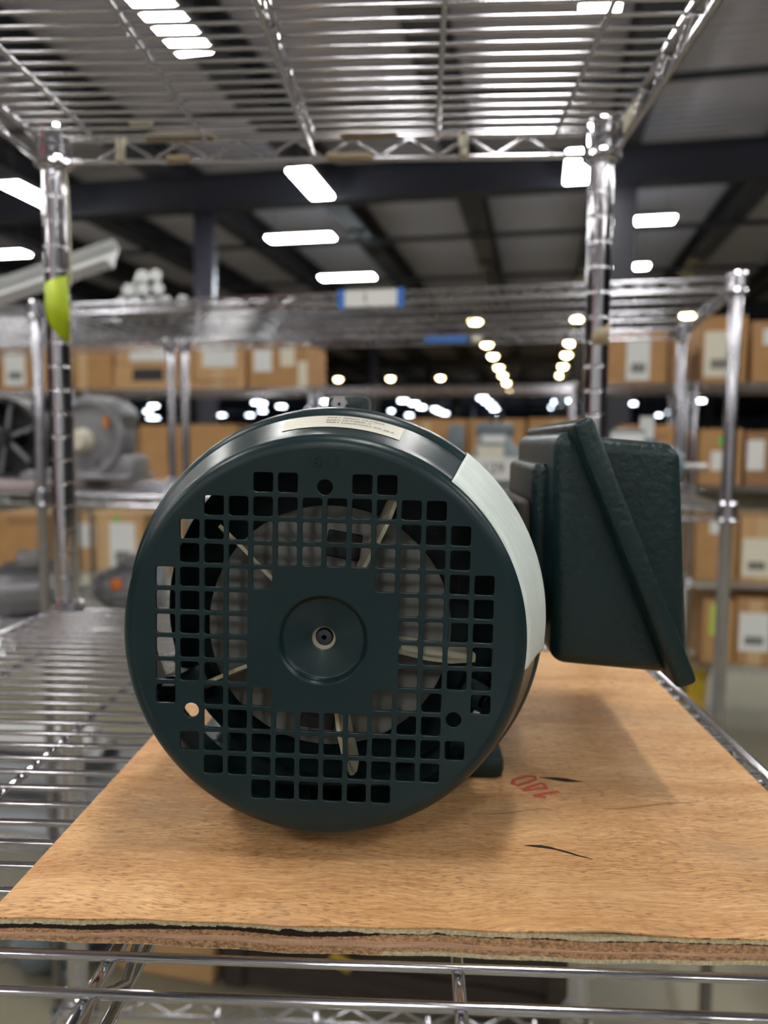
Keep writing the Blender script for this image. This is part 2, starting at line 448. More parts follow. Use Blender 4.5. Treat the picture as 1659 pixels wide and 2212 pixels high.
# ------------------------------------------------------------------ chrome wire shelving
def grooved_post(z0, z1, grooves=True):
    mb = MB(); r = .0127; prof = [(.001, z0+.03), (r, z0+.03)]
    if grooves:
        z = z0+.06
        while z < z1-.02:
            prof += [(r, z-.0022), (r, z-.0012), (r-.0002, z-.0006), (r-.0002, z+.0006), (r, z+.0012), (r, z+.0022)]; z += .0254
    prof += [(r, z1-.004), (r-.002, z1), (.001, z1)]
    mb.lathe(prof, 20, axis='z')
    mb.lathe([(.001, z0), (.02, z0), (.02, z0+.008), (.006, z0+.012), (.006, z0+.03)], 12, axis='z', smooth=False)
    return mb.mesh('post', M['chrome'] if grooves else M['chrome_far'])
def collar_mesh(z, m):
    mb = MB(); r = .0192
    mb.lathe([(.0128, z-.028), (r+.0012, z-.028), (r+.0012, z-.024), (r, z-.022), (r-.0012, z+.008), (r-.003, z+.0112), (.0128, z+.0122)], 24, axis='z', smooth=False)
    mb.lathe([(.0128, z-.032), (.0160, z-.032), (.0160, z-.028), (.0128, z-.028)], 18, axis='z')
    return mb.mesh('collar', m)
def wire_shelf(unit, z, SL, LL, fn, m, fine, name='shelf', wire_phase=None):
    """SL short span (posts 0..SL), LL long span. fn(s, l, z) -> local position. Wires run along the short span."""
    sh = link(name, None, unit)
    def part(nm, paths, r, n, stuff=False):
        mb = MB()
        for p in paths: mb.tube([fn(*q) for q in p], r, n)
        return mb.build(nm, m, sh, edge=False, stuff=stuff)
    rr = .0032; i0 = .016; n = 8 if fine else 6
    zt, zb = z-.0015, z-.0235
    for s in (-.0125, SL+.0125):
        part('rail', [[(s, i0, zt), (s, LL-i0, zt)]], rr, n); part('rail', [[(s, i0, zb), (s, LL-i0, zb)]], rr, n)
        k = int((LL-.06)/.06); zz = [(s, .03+j*.03, zt-.002 if j % 2 else zb+.002) for j in range(2*k+1)]
        part('zigzag_brace', [zz], .0021, 6 if fine else 4)
    for l in (-.002, LL+.002):
        part('rail', [[(i0, l, zt), (SL-i0, l, zt)]], rr, n); part('rail', [[(i0, l, zb), (SL-i0, l, zb)]], rr, n)
        k = int((SL-.06)/.06); off = (SL-k*.06)/2
        zz = [(off+j*.03, l, zt-.002 if j % 2 else zb+.002) for j in range(2*k+1)]
        part('zigzag_brace', [zz], .0021, 6 if fine else 4)
    for k, fr in enumerate((.09, .288, .485, .706, .915)):
        s = fr*SL
        if k == 2:
            part('rail', [[(s, .004, z-.006), (s, LL-.004, z-.006)]], .0027, n); part('rail', [[(s, .0, zb-.003), (s, LL, zb-.003)]], .0027, n)
            q = int((LL-.06)/.06); part('zigzag_brace', [[(s, .03+j*.03, z-.008 if j % 2 else zb-.001) for j in range(2*q+1)]], .0021, 5)
        else:
            part('support_rod', [[(s, .002, z-.006), (s, LL-.002, z-.006)]], .0024, n)
    if fine:
        mb = MB(); mb.tube([fn(-.0095, 0, 0), fn(SL+.0095, 0, 0)], .0018, 10); wm = mb.mesh('wire', m)
        for l in wire_phase:
            link('wire', wm, sh, loc=fn(0, l, z-.0018))
    else:
        mb = MB(); l = .02
        while l < LL-.01: mb.tube([fn(.0, l, z-.0018), fn(SL, l, z-.0018)], .0018, 4, caps=False); l += .0187
        mb.build('wire', m, sh, stuff=True, edge=False)
    return sh
def wire_unit(label, loc, rz, SL, LL, fn, levels, fine, m, phase=None, group='chrome wire shelving units'):
    u = thing('wire_shelving_unit', label, 'shelving unit', loc, rz, group)
    z0 = FLOOR; z1 = max(levels)+.012
    pm = grooved_post(z0, z1, fine)
    for s, l in ((0, 0), (SL, 0), (0, LL), (SL, LL)):
        p = link('post', pm, u, loc=fn(s, l, 0))
    shelves = []
    for i, z in enumerate(levels):
        sh = wire_shelf(u, z, SL, LL, fn, m, fine, 'shelf', phase[i] if phase else None)
        cm = collar_mesh(z, m)
        for s, l in ((0, 0), (SL, 0), (0, LL), (SL, LL)): link('collar', cm, sh, loc=fn(s, l, 0))
        shelves.append(sh)
    return u, shelves
# our unit: short span along X, long span along Y (front posts at Y=-.054)
OX, OY = -.3915, -.054
phase = [[.8386-.01908*k-OY for k in range(1, 47)], [.8312-.01906*k-OY for k in range(1, 47)], [.8260-.01906*k-OY for k in range(1, 46)]]
unit, shelves = wire_unit('chrome wire shelving unit carrying the plywood and the green motor', (OX, OY, 0), 0, .5765, .884,
                          lambda s, l, z: Vector((s, l, z)), (.322, -.1838, -.645), True, M['chrome'], phase)
# tape left on the unit
def patch(name, r, z0, z1, a0, a1, m, loc, parent, label, slant=0, n=10):
    mb = MB(); vs = []
    for i in range(n+1):
        f = i/n; a = R(a0+(a1-a0)*f)
        zl = z0 + (slant*(1-f)**2)
        vs += [(r*math.cos(a), r*math.sin(a), zl), (r*math.cos(a), r*math.sin(a), z1 - .012*(1-f))]
    mb.add(vs, [(2*i, 2*i+2, 2*i+3, 2*i+1) for i in range(n)], True)
    o = mb.build(name, m, parent, edge=False, label=label); o.location = loc
    so = o.modifiers.new('thickness', 'SOLIDIFY'); so.thickness = .0003; so.offset = 1
    return o
patch('tape', .0130, .108, .180, 200, 352, M['tape_lime'], (0, .884, 0), unit, 'lime green tape wrapped on the left post', slant=.045)
patch('tape', .0130, .105, .129, 235, 345, M['tape_tan'], (.5765, .884, 0), unit, 'tan tape scrap on the right post', slant=0)
us = shelves[0]
def scrap(x, y, z, sx, sy, sz, m, rz=0, label='scrap of old tape on the rail'):
    mb = MB(); mb.box((0, 0, 0), (sx, sy, sz), bevel=min(sx, sy, sz)*.3, seg=1)
    o = mb.build('tape_scrap', m, us, label=label); o.location = (x-OX, y-OY, z); o.rotation_euler = (0, rz, 0)
PT = M['paper_cream']
scrap(-.317, .8255, .309, .009, .009, .029, PT, .1, 'whitish tape tag looped over the rail')
scrap(.043, .8255, .309, .009, .009, .027, PT, -.06, 'whitish tape tag on the rail right of the middle')
scrap(-.2535, .8262, .3208, .075, .008, .008, M['tape_tan']); scrap(-.055, .8262, .3208, .06, .008, .008, M['tape_tan'])
scrap(-.256, .8262, .2985, .026, .008, .008, M['tape_tan']); scrap(-.075, .8262, .2985, .05, .008, .008, M['tape_tan'])
scrap(-.282, .79, .3215, .024, .006, .006, PT); scrap(.197, .765, .307, .008, .03, .02, PT, 0, 'whitish tape scrap on the right truss')
mb = MB(); mb.tube([(.013, -.004, .288), (.016, -.005, .27), (.0165, -.004, .24), (.0160, -.003, .20), (.0148, 0, .17)], .0016, 6)
mb.tube([(.013, -.004, .288), (.02, -.006, .293), (.034, -.006, .294)], .0013, 6)
o = mb.build('tie_wire', M['paper_cream'], unit, label='loose pale twist of wire hanging beside the left post'); o.location = (0, .884, 0)

# ------------------------------------------------------------------ plywood board
PX0, PX1, PY0, PY1, PZ = -.1570, .1768, .2615, .640, -.173
PB = -.1836
board = thing('plywood_board', 'tan plywood board with a splintered front edge under the green motor', 'plywood board', ((PX0+PX1)/2, PY0, PB), 0)
bo = tuple(board.location)
rnd = random.Random(3)
NX = 640
xs = [PX0+(PX1-PX0)*i/NX for i in range(NX+1)]
def hump(x): return .0021*math.exp(-((x-.066)/.017)**2) if x < .12 else 0
def wav(x, a, f, p): return a*math.sin(f*x+p)
def front(x): return PY0 + wav(x, .0005, 60, 1) + wav(x, .0003, 170, 0)
def gap(x):   # open split between the cream ply and the core, left half of the front edge
    if x > -.012: return 0
    return .00135*(1-math.exp(-(-.012-x)/.006))*(1+.45*math.sin(70*x+.5)*math.sin(23*x))
def top(x): return PZ + .0006*math.sin((x+.16)*9)
bnd = {'v0': lambda x: top(x), 'v1': lambda x: top(x)-.0007,
       'c1': lambda x: top(x)-.0030-wav(x, .00025, 40, 1),
       'a1': lambda x: top(x)-.0060-wav(x, .0005, 26, 0),
       'b1': lambda x: top(x)-.0075-wav(x, .0004, 33, 2),
       'z1': lambda x: PB + .0016*(abs(x-.01)/.165)**2}
def ply(name, m, ft, fb, y_in, jt=0, jb=0, lift=None, label=None, rows=1):
    mb = MB(); vs = []
    ys_b = PY1; rag = 0
    for i, x in enumerate(xs):
        yf = front(x)+y_in+rnd.uniform(0, .00025)
        zt = ft(x)-rnd.random()*jt; rag = max(0, min(1, rag*.86+rnd.uniform(-.13, .16)+(.35 if rnd.random() < .04 else 0))); zb = fb(x)+rag*jb+rnd.random()*jb*.15
        if lift: zt += lift(x); zb += lift(x)
        vs += [(x, yf, zb), (x, yf, zt)]
        if lift:
            for fr in (.15, .35, .6, 1.0):
                vs.append((x, yf+.03*fr, ft(x)+lift(x)*(math.cos(math.pi*fr)*.5+.5)))
        vs += [(x, ys_b, ft(x)), (x, ys_b, fb(x))]
        if lift:
            for fr in (1.0, .6, .35, .15):
                vs.append((x, yf+.03*fr, fb(x)+lift(x)*(math.cos(math.pi*fr)*.5+.5)))
    k = len(vs)//(NX+1); fs = []
    for i in range(NX):
        a, b = i*k, (i+1)*k
        for j in range(k): fs.append((a+j, b+j, b+(j+1) % k, a+(j+1) % k))
    fs.append(tuple(range(k-1, -1, -1))); fs.append(tuple(NX*k+j for j in range(k)))
    mb.add(vs, fs, False)
    return mb.build(name, m, board, bo, label=label)
ply('face_veneer', M['wood'], bnd['v0'], bnd['v1'], 0, lift=hump, label='tan face veneer with dark pores')
ply('ply', M['ply_cream'], bnd['v1'], lambda x: bnd['c1'](x)+.0002, .0004, jb=.0011, label='cream ply with a ragged lower edge')
ply('ply', M['split_shade'], lambda x: bnd['c1'](x)+.0004, lambda x: bnd['c1'](x)-gap(x)-.0003, .0009, label='dark strip painted as shade in the open split')
ply('ply', M['ply_brown'], lambda x: bnd['c1'](x)-gap(x), bnd['a1'], .0006, jt=.0003, label='brown core ply')
ply('ply', M['ply_pink'], bnd['a1'], bnd['b1'], .0003, label='pinkish core ply')
ply('ply', M['ply_brown'], bnd['b1'], lambda x: bnd['z1'](x)+(.0016 if x > -.012 else .0002), .0006, label='brown lower ply')
ply('ply', M['ply_cream'], lambda x: bnd['z1'](x)+(.0016 if x > -.012 else .0002), bnd['z1'], .0005, jb=.0002, label='thin pale bottom veneer')
def sliver(pts, wd, name, m, label=None, z=.00012):
    mb = MB(); vs = []; n = len(pts)
    for i, (x, y) in enumerate(pts):
        a = pts[max(0, i-1)]; b = pts[min(n-1, i+1)]
        d = Vector((b[0]-a[0], b[1]-a[1], 0)).normalized(); nn = Vector((-d.y, d.x, 0))
        ww = wd[i] if isinstance(wd, (list, tuple)) else wd
        zz = top(x)+z
        p = Vector((x, y, zz)); vs += [p-nn*ww/2, p+nn*ww/2]
    mb.add(vs, [(2*i, 2*i+2, 2*i+3, 2*i+1) for i in range(n-1)])
    o = mb.build(name, m, board, bo, label=label)
    so = o.modifiers.new('thickness', 'SOLIDIFY'); so.thickness = .0001; so.offset = -1
    return o
sliver([(.0638, .3907), (.0679, .3904), (.0729, .3895), (.0778, .3883), (.0818, .3876), (.0858, .3872)], [.0002, .0018, .0040, .0040, .0022, .0002], 'split', M['split_shade'], 'dark split in the face veneer')
sliver([(.0468, .3213), (.0502, .3212), (.0542, .3208), (.0575, .3200), (.0599, .3190), (.0643, .3168), (.0693, .3139), (.0742, .3117)], [.0002, .0015, .0022, .0018, .0011, .0013, .0009, .0002], 'split', M['split_shade'], 'thin dark split in the face veneer')
sliver([(.0260, .3485), (.0394, .3497), (.0458, .3514), (.0531, .3540), (.0597, .3559), (.0640, .3554)], [.0004, .0010, .0010, .0008, .0008, .0002], 'split', M['card_dark'], 'faint brown crack line')
sliver([(.0888, .3570), (.1015, .3592), (.1168, .3639), (.1375, .3679)], [.0002, .0009, .0010, .0002], 'split', M['card_dark'], 'faint scratch')
# red handwritten 140, upside down to the camera
MK = M['marker']
nm = bpy.data.objects.new('handwritten_number', None); COL.objects.link(nm); nm.parent = board
nm['label'] = 'red marker number 140 written upside down'
def stroke(pts, wd=.0022):
    o = sliver(pts, wd, 'stroke', MK, z=.00022); o.parent = nm
stroke([(.0492, .3822), (.0501, .3866), (.0539, .3896), (.0577, .3920), (.0618, .3917), (.0616, .3880), (.0574, .3846), (.0513, .3802), (.0492, .3822)])
stroke([(.0532, .3750), (.0569, .3788), (.0610, .3817), (.0648, .3844)]); stroke([(.0648, .3844), (.0652, .3812), (.0656, .3773)]); stroke([(.0532, .3750), (.0567, .3756), (.0611, .3775), (.0660, .3777)])
stroke([(.0579, .3693), (.0621, .3712), (.0664, .3733), (.0712, .3745)]); stroke([(.0580, .3693), (.0610, .3686), (.0638, .3678)])

# ------------------------------------------------------------------ the electric motor
C = Vector((-.0385, .3050, -.0790))
motor = thing('electric_motor', 'dark green electric motor with a square-holed round fan cover on the plywood', 'electric motor', (C.x, .45, PZ), 0)
mo = tuple(motor.location)
def cov(mb): return mb.map(lambda p: p+C)
TILT = R(-1.0)
def rot2(x, z): return (x*math.cos(TILT)-z*math.sin(TILT), x*math.sin(TILT)+z*math.cos(TILT))
def plate_mesh():
    cu = bpy.data.curves.new('plate', 'CURVE'); cu.dimensions = '2D'; cu.fill_mode = 'BOTH'
    cu.extrude = .0004; cu.bevel_depth = .0003; cu.bevel_resolution = 2; cu.offset = -.0003
    def spl(pts):
        s = cu.splines.new('POLY'); s.points.add(len(pts)-1)
        for q, (x, y) in zip(s.points, pts): q.co = (x, y, 0, 1)
        s.use_cyclic_u = True
    circ = lambda cx, cy, r, n: [(cx+r*math.cos(2*math.pi*i/n), cy+r*math.sin(2*math.pi*i/n)) for i in range(n)]
    spl(circ(0, 0, .0779, 160))
    P = .00993; H = .00392; cr = .0010
    rows = {6.5: (1.5, 2.5), 5.5: (.5, 1.5, 2.5, 3.5, 4.5), 4.5: (.5, 1.5, 2.5, 3.5, 4.5, 5.5), 3.5: (.5, 1.5, 2.5, 3.5, 4.5, 5.5),
            2.5: (2.5, 3.5, 4.5, 5.5, 6.5), 1.5: (3.5, 4.5, 5.5, 6.5), .5: (3.5, 4.5, 5.5, 6.5), -.5: (3.5, 4.5, 5.5, 6.5), -1.5: (3.5, 4.5, 5.5, 6.5),
            -2.5: (2.5, 3.5, 4.5, 6.5), -3.5: (.5, 1.5, 2.5, 3.5, 4.5), -4.5: (.5, 1.5, 2.5, 3.5, 4.5, 5.5), -5.5: (.5, 1.5, 2.5, 3.5, 4.5), -6.5: (.5, 1.5, 2.5)}
    for rz_, cs in rows.items():
        for cx in cs:
            for sg in (-1, 1):
                x0, z0 = sg*cx*P, rz_*P*.985
                pts = []
                for qx, qz, a0 in ((1, 1, 0), (-1, 1, 90), (-1, -1, 180), (1, -1, 270)):
                    for j in range(4):
                        a = R(a0+30*j); pts.append(rot2(x0+qx*(H-cr)+cr*math.cos(a), z0+qz*(H-cr)+cr*math.sin(a)))
                spl(pts)
    for a in (90, 210, 330):
        x, z = rot2(.0622*math.cos(R(a)), .0622*math.sin(R(a))); spl(circ(x, z, .0031, 20))
    spl(circ(0, 0, .0184, 64))
    o = bpy.data.objects.new('plate', cu); COL.objects.link(o); bpy.context.view_layer.update()
    me = bpy.data.meshes.new_from_object(o.evaluated_get(bpy.context.evaluated_depsgraph_get()))
    bpy.data.objects.remove(o); bpy.data.curves.remove(cu)
    mb = MB(); mb.add([Vector((v.co.x, -v.co.z, v.co.y)) for v in me.vertices], [tuple(p.vertices) for p in me.polygons])
    bpy.data.meshes.remove(me); return mb
mb = plate_mesh()
fil = [(.0776+.006*math.sin(R(t)), .006-.006*math.cos(R(t))) for t in range(0, 91, 10)]
shell = [(p[0], p[1]-.0007) for p in fil] + [(.0848, .009), (.0888, .022), (.0915, .0305), (.0920, .0325), (.0912, .0335), (.0912, .0350), (.0924, .0358),
         (.0940, .0368), (.0950, .0385), (.0956, .0412), (.0960, .0440), (.0960, .0660), (.0953, .0672), (.0943, .0660), (.0941, .044), (.0930, .040), (.0898, .0330), (.0874, .022), (.0830, .008), (.0800, .0022), (.0776, .0007)]
mb.lathe(shell, 160, closed=True)
mb.lathe([(.0186, -.0007), (.0180, -.0003), (.0174, .0010), (.0168, .0022), (.0160, .0026), (.0053, .0026), (.0049, .0029), (.0049, .0036), (.0160, .0036), (.0176, .0030), (.0186, .0007)], 64, closed=True)
cov(mb)
mb.map(lambda p: Vector((p.x, p.y, max(p.z, PZ+.0009))))
cover = mb.build('fan_cover', M['green'], motor, mo, label='round dark green fan cover with a grid of square holes')
t = text_mesh('811', .0062, .0008); t.map(lambda p: Vector((p.x*1.25, -p.z-.0007, p.y)))
t.map(lambda p: C+Vector((*rot2(p.x+.0004, p.z+.0722)[:1], p.y, rot2(p.x+.0004, p.z+.0722)[1])))
t.build('embossed_number', M['green'], cover, label='number 811 raised on the cover')
cover.children[0].location = tuple(-Vector(mo))
# fan
fan = MB()
def cone_r(h): return .0848+(.0915-.0848)*(h-.009)/.0215
mb = MB(); FC = C+Vector((0, .0, 0))
mb.lathe([(.0038, .006), (.0125, .006), (.0135, .008), (.0140, .026), (.0038, .026)], 32, closed=True); cov(mb)
fan = mb.build('fan', M['nylon'], motor, mo, label='cream plastic fan behind the cover holes')
mb = MB(); mb.lathe([(.013, .0228), (.0515, .0228), (.0530, .0235), (.0530, .0250), (.013, .0250)], 64, closed=True); cov(mb)
o = mb.build('fan_disc', M['nylon_shaded'], fan, C, label='back disc of the fan, cream greyed for shade'); o.location = C-Vector(mo)
for a in (65, -8, -78, -153, 138):
    mb = MB(); vs = []; RS = (.014, .024, .034, .044, .054, .060, .0632, .0640); NY = 5
    for side in (-1, 1):
        for r_ in RS:
            yf = .0085 if r_ < .05 else .0085+(r_-.05)*.45
            yb = .0225 if r_ < .061 else .0225-(r_-.061)*1.5
            for j in range(NY):
                y_ = yf+(yb-yf)*j/(NY-1); sk = R(a)+(y_-.0225)*5.5
                vs.append((r_*math.cos(sk)-side*.0008*math.sin(sk), y_, r_*math.sin(sk)+side*.0008*math.cos(sk)))
    nr = len(RS); q = nr*NY; fs = []
    for i in range(nr-1):
        for j in range(NY-1):
            k0 = i*NY+j; fs += [(k0, k0+1, k0+NY+1, k0+NY), (q+k0, q+k0+NY, q+k0+NY+1, q+k0+1)]
        fs += [(i*NY, i*NY+NY, q+i*NY+NY, q+i*NY), (i*NY+NY-1, q+i*NY+NY-1, q+i*NY+2*NY-1, i*NY+2*NY-1)]
    for j in range(NY-1): fs.append(((nr-1)*NY+j, (nr-1)*NY+j+1, q+(nr-1)*NY+j+1, q+(nr-1)*NY+j))
    mb.add(vs, fs)
    o = mb.build('blade', M['nylon'], fan); o.location = C-Vector(mo)
for a, r_ in ((80, .0365), (263, .0400)):
    e = Vector((math.cos(R(a)), 0, math.sin(R(a))))
    mb = MB(); mb.box((0, 0, 0), (.0150, .0012, .0115), Matrix.Rotation(R(90-a), 3, 'Y'), bevel=.0005, seg=1)
    o = mb.build('fan_disc_slot', M['black'], fan, label='dark rounded slot of the fan disc'); o.location = C-Vector(mo)+e*r_+Vector((0, .0224, 0))
mb = MB(); mb.lathe([(.001, .0045), (.0030, .0048), (.0037, .0060), (.0037, .16), (.001, .16)], 24); cov(mb)
mb.build('shaft', M['dark_steel'], motor, mo, label='dark steel shaft end in the centre hole')
# frame behind the cover
mb = MB(); prof = [(.010, .053), (.076, .053), (.0812, .055), (.0822, .059), (.0822, .068), (.0785, .070)]
y = .075
mb.lathe(prof + [(.0785, .22), (.0765, .235), (.060, .245), (.020, .25), (.010, .25)], 72); cov(mb)
frame = mb.build('frame', M['green_in'], motor, mo)
for k in range(28):
    a = R(k*360/28+6)
    if -35 < math.degrees(math.atan2(math.sin(a), math.cos(a))) < 35: continue
    mb = MB(); e = Vector((math.cos(a), 0, math.sin(a)))
    mb.box(C+e*.0815+Vector((0, .145, 0)), (.008, .145, .0028), Matrix.Rotation(-a, 3, 'Y'), bevel=.0008, seg=1)
    mb.map(lambda p: Vector((p.x, p.y, max(p.z, PZ+.004))))
    o = mb.build('fin', M['green_in'], frame, mo)
    o.location = (0, 0, 0)
for a in (90, 206, 331):   # ears that hold the cover, each with its hex bolt
    e = Vector((math.cos(R(a)), 0, math.sin(R(a))))
    mb = MB(); mb.box(C+e*.080+Vector((0, .052, 0)), (.026, .016, .014), Matrix.Rotation(-R(a), 3, 'Y'), bevel=.003, seg=2); 
    mb.build('cover_lug', M['green_in'], frame, mo)
    mb = MB(); c_ = C+e*.0850+Vector((0, .040, 0))
    mb.lathe([(.001, -.004), (.0050, -.004), (.0058, -.003), (.0058, .004), (.001, .004)], 6, c=c_, smooth=False)
    mb.lathe([(.0058, .004), (.0075, .004), (.0075, .0052), (.001, .0052)], 16, c=c_)
    mb.build('bolt', M['dark_steel'], motor, mo, label='dark hex bolt holding the cover')
for sx in (-1, 1):
    mb = MB(); xf = C.x+sx*.067
    mb.box((xf+sx*.002, .44, PZ+.0065), (.030, .105, .013), bevel=.004, seg=2)
    mb.box((xf-sx*.012, .44, PZ+.022), (.02, .085, .045), Matrix.Rotation(sx*R(-28), 3, 'Y'), bevel=.004, seg=2)
    mb.map(lambda p: Vector((p.x, p.y, max(p.z, PZ+.0008))))
    ft = mb.build('foot', M['green_cast'], motor, mo, label='cast green foot on the plywood')
    for yy in (.405, .475):
        mb = MB(); mb.lathe([(.001, .0), (.006, .0), (.006, .0006), (.001, .0006)], 16, c=(xf+sx*.004, yy, PZ+.0131), axis='z')
        mb.build('bolt_hole', M['black'], ft, mo); 
for o in list(bpy.data.objects):
    if o.name.startswith('bolt_hole'): o.location = (0, 0, 0)
mb = MB(); mb.box((C.x, .4295, (PZ+.002+C.z-.05)/2), (.112, .127, C.z-.05-PZ-.002), bevel=.003, seg=1)
mb.build('base_web', M['green_in'], frame, mo)
# lifting lug
mb = MB(); mb.box((-.0403, .445, .013), (.0235, .020, .029), bevel=.003, seg=2)
lug = mb.build('lifting_lug', M['green_cast'], motor, mo, label='green block on top of the frame')
mb = MB(); mb.lathe([(.001, -.003), (.0040, -.003), (.0048, -.002), (.0048, .003), (.001, .003)], 6, c=(-.0447, .431, .0225), smooth=False)
mb.build('screw', M['steel'], lug, mo, label='shiny screw in the lifting lug')
# conduit box on the right
YF = .372
mb = MB(); mb.prism([(.0655, .0070), (.0660, -.1075), (.1275, -.1125), (.0830, .0066)], YF+.003, .520, bevel=.0072, seg=5)
mb.box((.0640, .452, -.052), (.011, .105, .086), bevel=.004, seg=3)
cbox = mb.build('conduit_box', M['green_cast'], motor, mo, label='dark green cast conduit box split on the diagonal')
mb = MB(); mb.prism([(.0790, .0052), (.1262, .0012), (.1340, -.1095), (.1190, -.1105)], YF+.0036, .520, bevel=.0074, seg=5)
lid = mb.build('lid', M['green_cast'], cbox, mo)
d = Vector((.1290-.0758, 0, -.1140-.0120)); Ld = d.length; an = math.atan2(d.x, -d.z)
mid = Vector(((.0758+.1290)/2, (.363+.528)/2, (.0120-.1140)/2))
mb = MB(); mb.box(mid, (.0102, .165, Ld), Matrix.Rotation(-an, 3, 'Y'), bevel=.0026, seg=3)
fl = mb.build('lid_flange', M['green_cast'], cbox, mo, label='slanting flange between the two halves of the box')
mb = MB(); mb.lathe([(.001, .0), (.0028, .0), (.0034, .001), (.0034, .006), (.001, .006)], 16, c=(.0835, .40, .006), axis='z')
mb.build('screw', M['steel'], cbox, mo, label='silver cover screw')
mb = MB(); mb.box((.0555, .452, -.060), (.006, .100, .064), bevel=.0028, seg=3)
mb.build('gasket', M['gasket'], cbox, mo, label='brownish gasket where the box meets the frame')
for o in list(cbox.children)+list(lug.children)+list(frame.children): o.location = (0, 0, 0)
mb = MB(); mb.box((.036, .452, -.060), (.036, .094, .062), bevel=.006, seg=3)
o = mb.build('box_neck', M['green_cast'], motor, mo)
# paper sticker and masking tape on the cover's side
def on_cone(mb, a_mid, h_mid):   # flat (x along, y up) -> wrapped on the cone, z is the offset outward
    def f(p):
        h = h_mid+p.y; r_ = cone_r(h)+p.z+.0007*0
        a = R(a_mid)-p.x/.086
        return C+Vector((r_*math.cos(a), h, r_*math.sin(a)))
    return mb.map(f)
def grid(w_, h_, nx, ny, z):
    mb = MB(); vs = [(-w_/2+w_*i/nx, -h_/2+h_*j/ny, z) for j in range(ny+1) for i in range(nx+1)]
    mb.add(vs, [(j*(nx+1)+i, j*(nx+1)+i+1, (j+1)*(nx+1)+i+1, (j+1)*(nx+1)+i) for j in range(ny) for i in range(nx)], True); return mb
st = on_cone(grid(.0495, .0165, 40, 4, .0002), 86.0, .0220).build('paper_sticker', M['sticker'], motor, mo, edge=False, label='cream paper sticker with small black print')
for i, (tx, x0) in enumerate((('PART SERIAL NUMBER:', .0), ('PART NUMBER: V', 0), ('PART LOCATION: DR-22-A', 0))):
    t = text_mesh(tx, .0024, 0, 'LEFT'); t.map(lambda p: Vector((p.x-.0070, p.y+.0048-i*.0036, .00035)))
    on_cone(t, 86.0, .0220); o = t.build('printed_line', M['ink'], st, mo); o.location = (0, 0, 0)
tp = [(.0822, .0022), (.0842, .0062), (.0850, .0090), (.0890, .0220), (.0920, .0315), (.0945, .0365), (.0961, .0425), (.0963, .0560)]
mb = MB(); mb.lathe([(a_+.0003, b_) for a_, b_ in tp], 60, ang=(R(-8), R(51.5))); cov(mb)
o = mb.build('masking_tape', M['tape_white'], motor, mo, edge=False, label='pale masking tape strip down the right side of the cover')
so = o.modifiers.new('thickness', 'SOLIDIFY'); so.thickness = .0003; so.offset = 1

# ------------------------------------------------------------------ the shelving unit behind (turned ten degrees)
T2 = R(10); D2 = Vector((math.cos(T2), -math.sin(T2), 0)); N2 = Vector((math.sin(T2), math.cos(T2), 0)); F2 = Vector((-.860, 1.800, 0))
def U2(x, y, z): return F2+D2*x+N2*y+Vector((0, 0, z))
fnl = lambda s, l, z: Vector((l, s, z))
unit2, sh2 = wire_unit('wire shelving unit behind the motor with the blue taped number card on its rail', F2, -T2, .65, 1.49, fnl, (.322, -.12, -1.0), False, M['chrome_far'])
unit3, sh3 = wire_unit('wire shelving unit behind the left chrome post carrying the grey blower', U2(-1.538, 0, 0), -T2, .65, 1.49, fnl, (.322, -.12, -.50, -1.0), False, M['chrome_far'])
t = link('number_card', None, unit2, 'white card with the number 1 held by blue tape'); t.location = (1.49-.720, -.019, .308)
mb = MB(); mb.box((0, 0, 0), (.124, .0016, .034)); mb.build('card', M['paper'], t)
mb = text_mesh('1', .030, .0003).map(lambda p: Vector((p.x, -p.z-.0012, p.y))); o = mb.build('printed_number', M['ink'], t); o.location = (-.012, 0, 0)
for x in (-.064, .064):
    mb = MB(); mb.box((x, -.0016, -.001), (.014, .0016, .040)); mb.build('blue_tape', M['tape_blue'], t)
mb = MB(); mb.box((0, 0, 0), (.128, .009, .017), bevel=.002, seg=1); o = mb.build('blue_tape', M['tape_blue'], unit2, label='blue tape on the rear rail'); o.location = (1.49-.655, .6625, .309)
mb = MB(); mb.box((0, 0, 0), (.03, .009, .017), bevel=.002, seg=1); o = mb.build('paper_scrap', M['paper_cream'], unit2, label='pale scrap beside the blue tape'); o.location = (1.49-.565, .6625, .309)

for (x0, lb) in ((.745, 'grey sheet added on the low shelf behind the motor to shade the floor'), (-.793, 'grey sheet added under the duct pipes to shade the floor')):
    mb = MB(); mb.box((0, 0, 0), (1.42, .60, .004))  # sheet added so that the floor beneath falls into shade
    o = mb.build('shade_sheet', M['grey_paint']); o.location = U2(x0, .325, -.9965); o.rotation_euler = (0, 0, -T2); tag(o, lb, 'added sheet')
# ---- metal lengths on its top shelf
def bar_thing(name, label, cat, loc, mb, m, group=None, rot=None):
    o = mb.build(name, m); o.location = loc; o.rotation_euler = rot or (0, 0, -T2); return tag(o, label, cat, group)
mb = MB()   # a U channel
for c_, s_ in (((0, 0, 0), (.44, .085, .003)), ((0, -.041, .014), (.44, .003, .028)), ((0, .041, .014), (.44, .003, .028))): mb.box(c_, s_)
bar_thing('metal_channel', 'wide pale metal channel sloping up behind the lime tape', 'metal channel', U2(-.17, .20, .423), mb, M['alu'], None, (R(50), R(-14), -T2))
mb = MB()
for c_, s_ in (((0, 0, 0), (.40, .055, .003)), ((0, -.027, .009), (.40, .003, .018)), ((0, .027, .009), (.40, .003, .018))): mb.box(c_, s_)
bar_thing('metal_channel', 'flat pale metal channel lying left of the left chrome post', 'metal channel', U2(-.66, .16, .3535), mb, M['alu'], None, (R(35), R(-3), -T2))
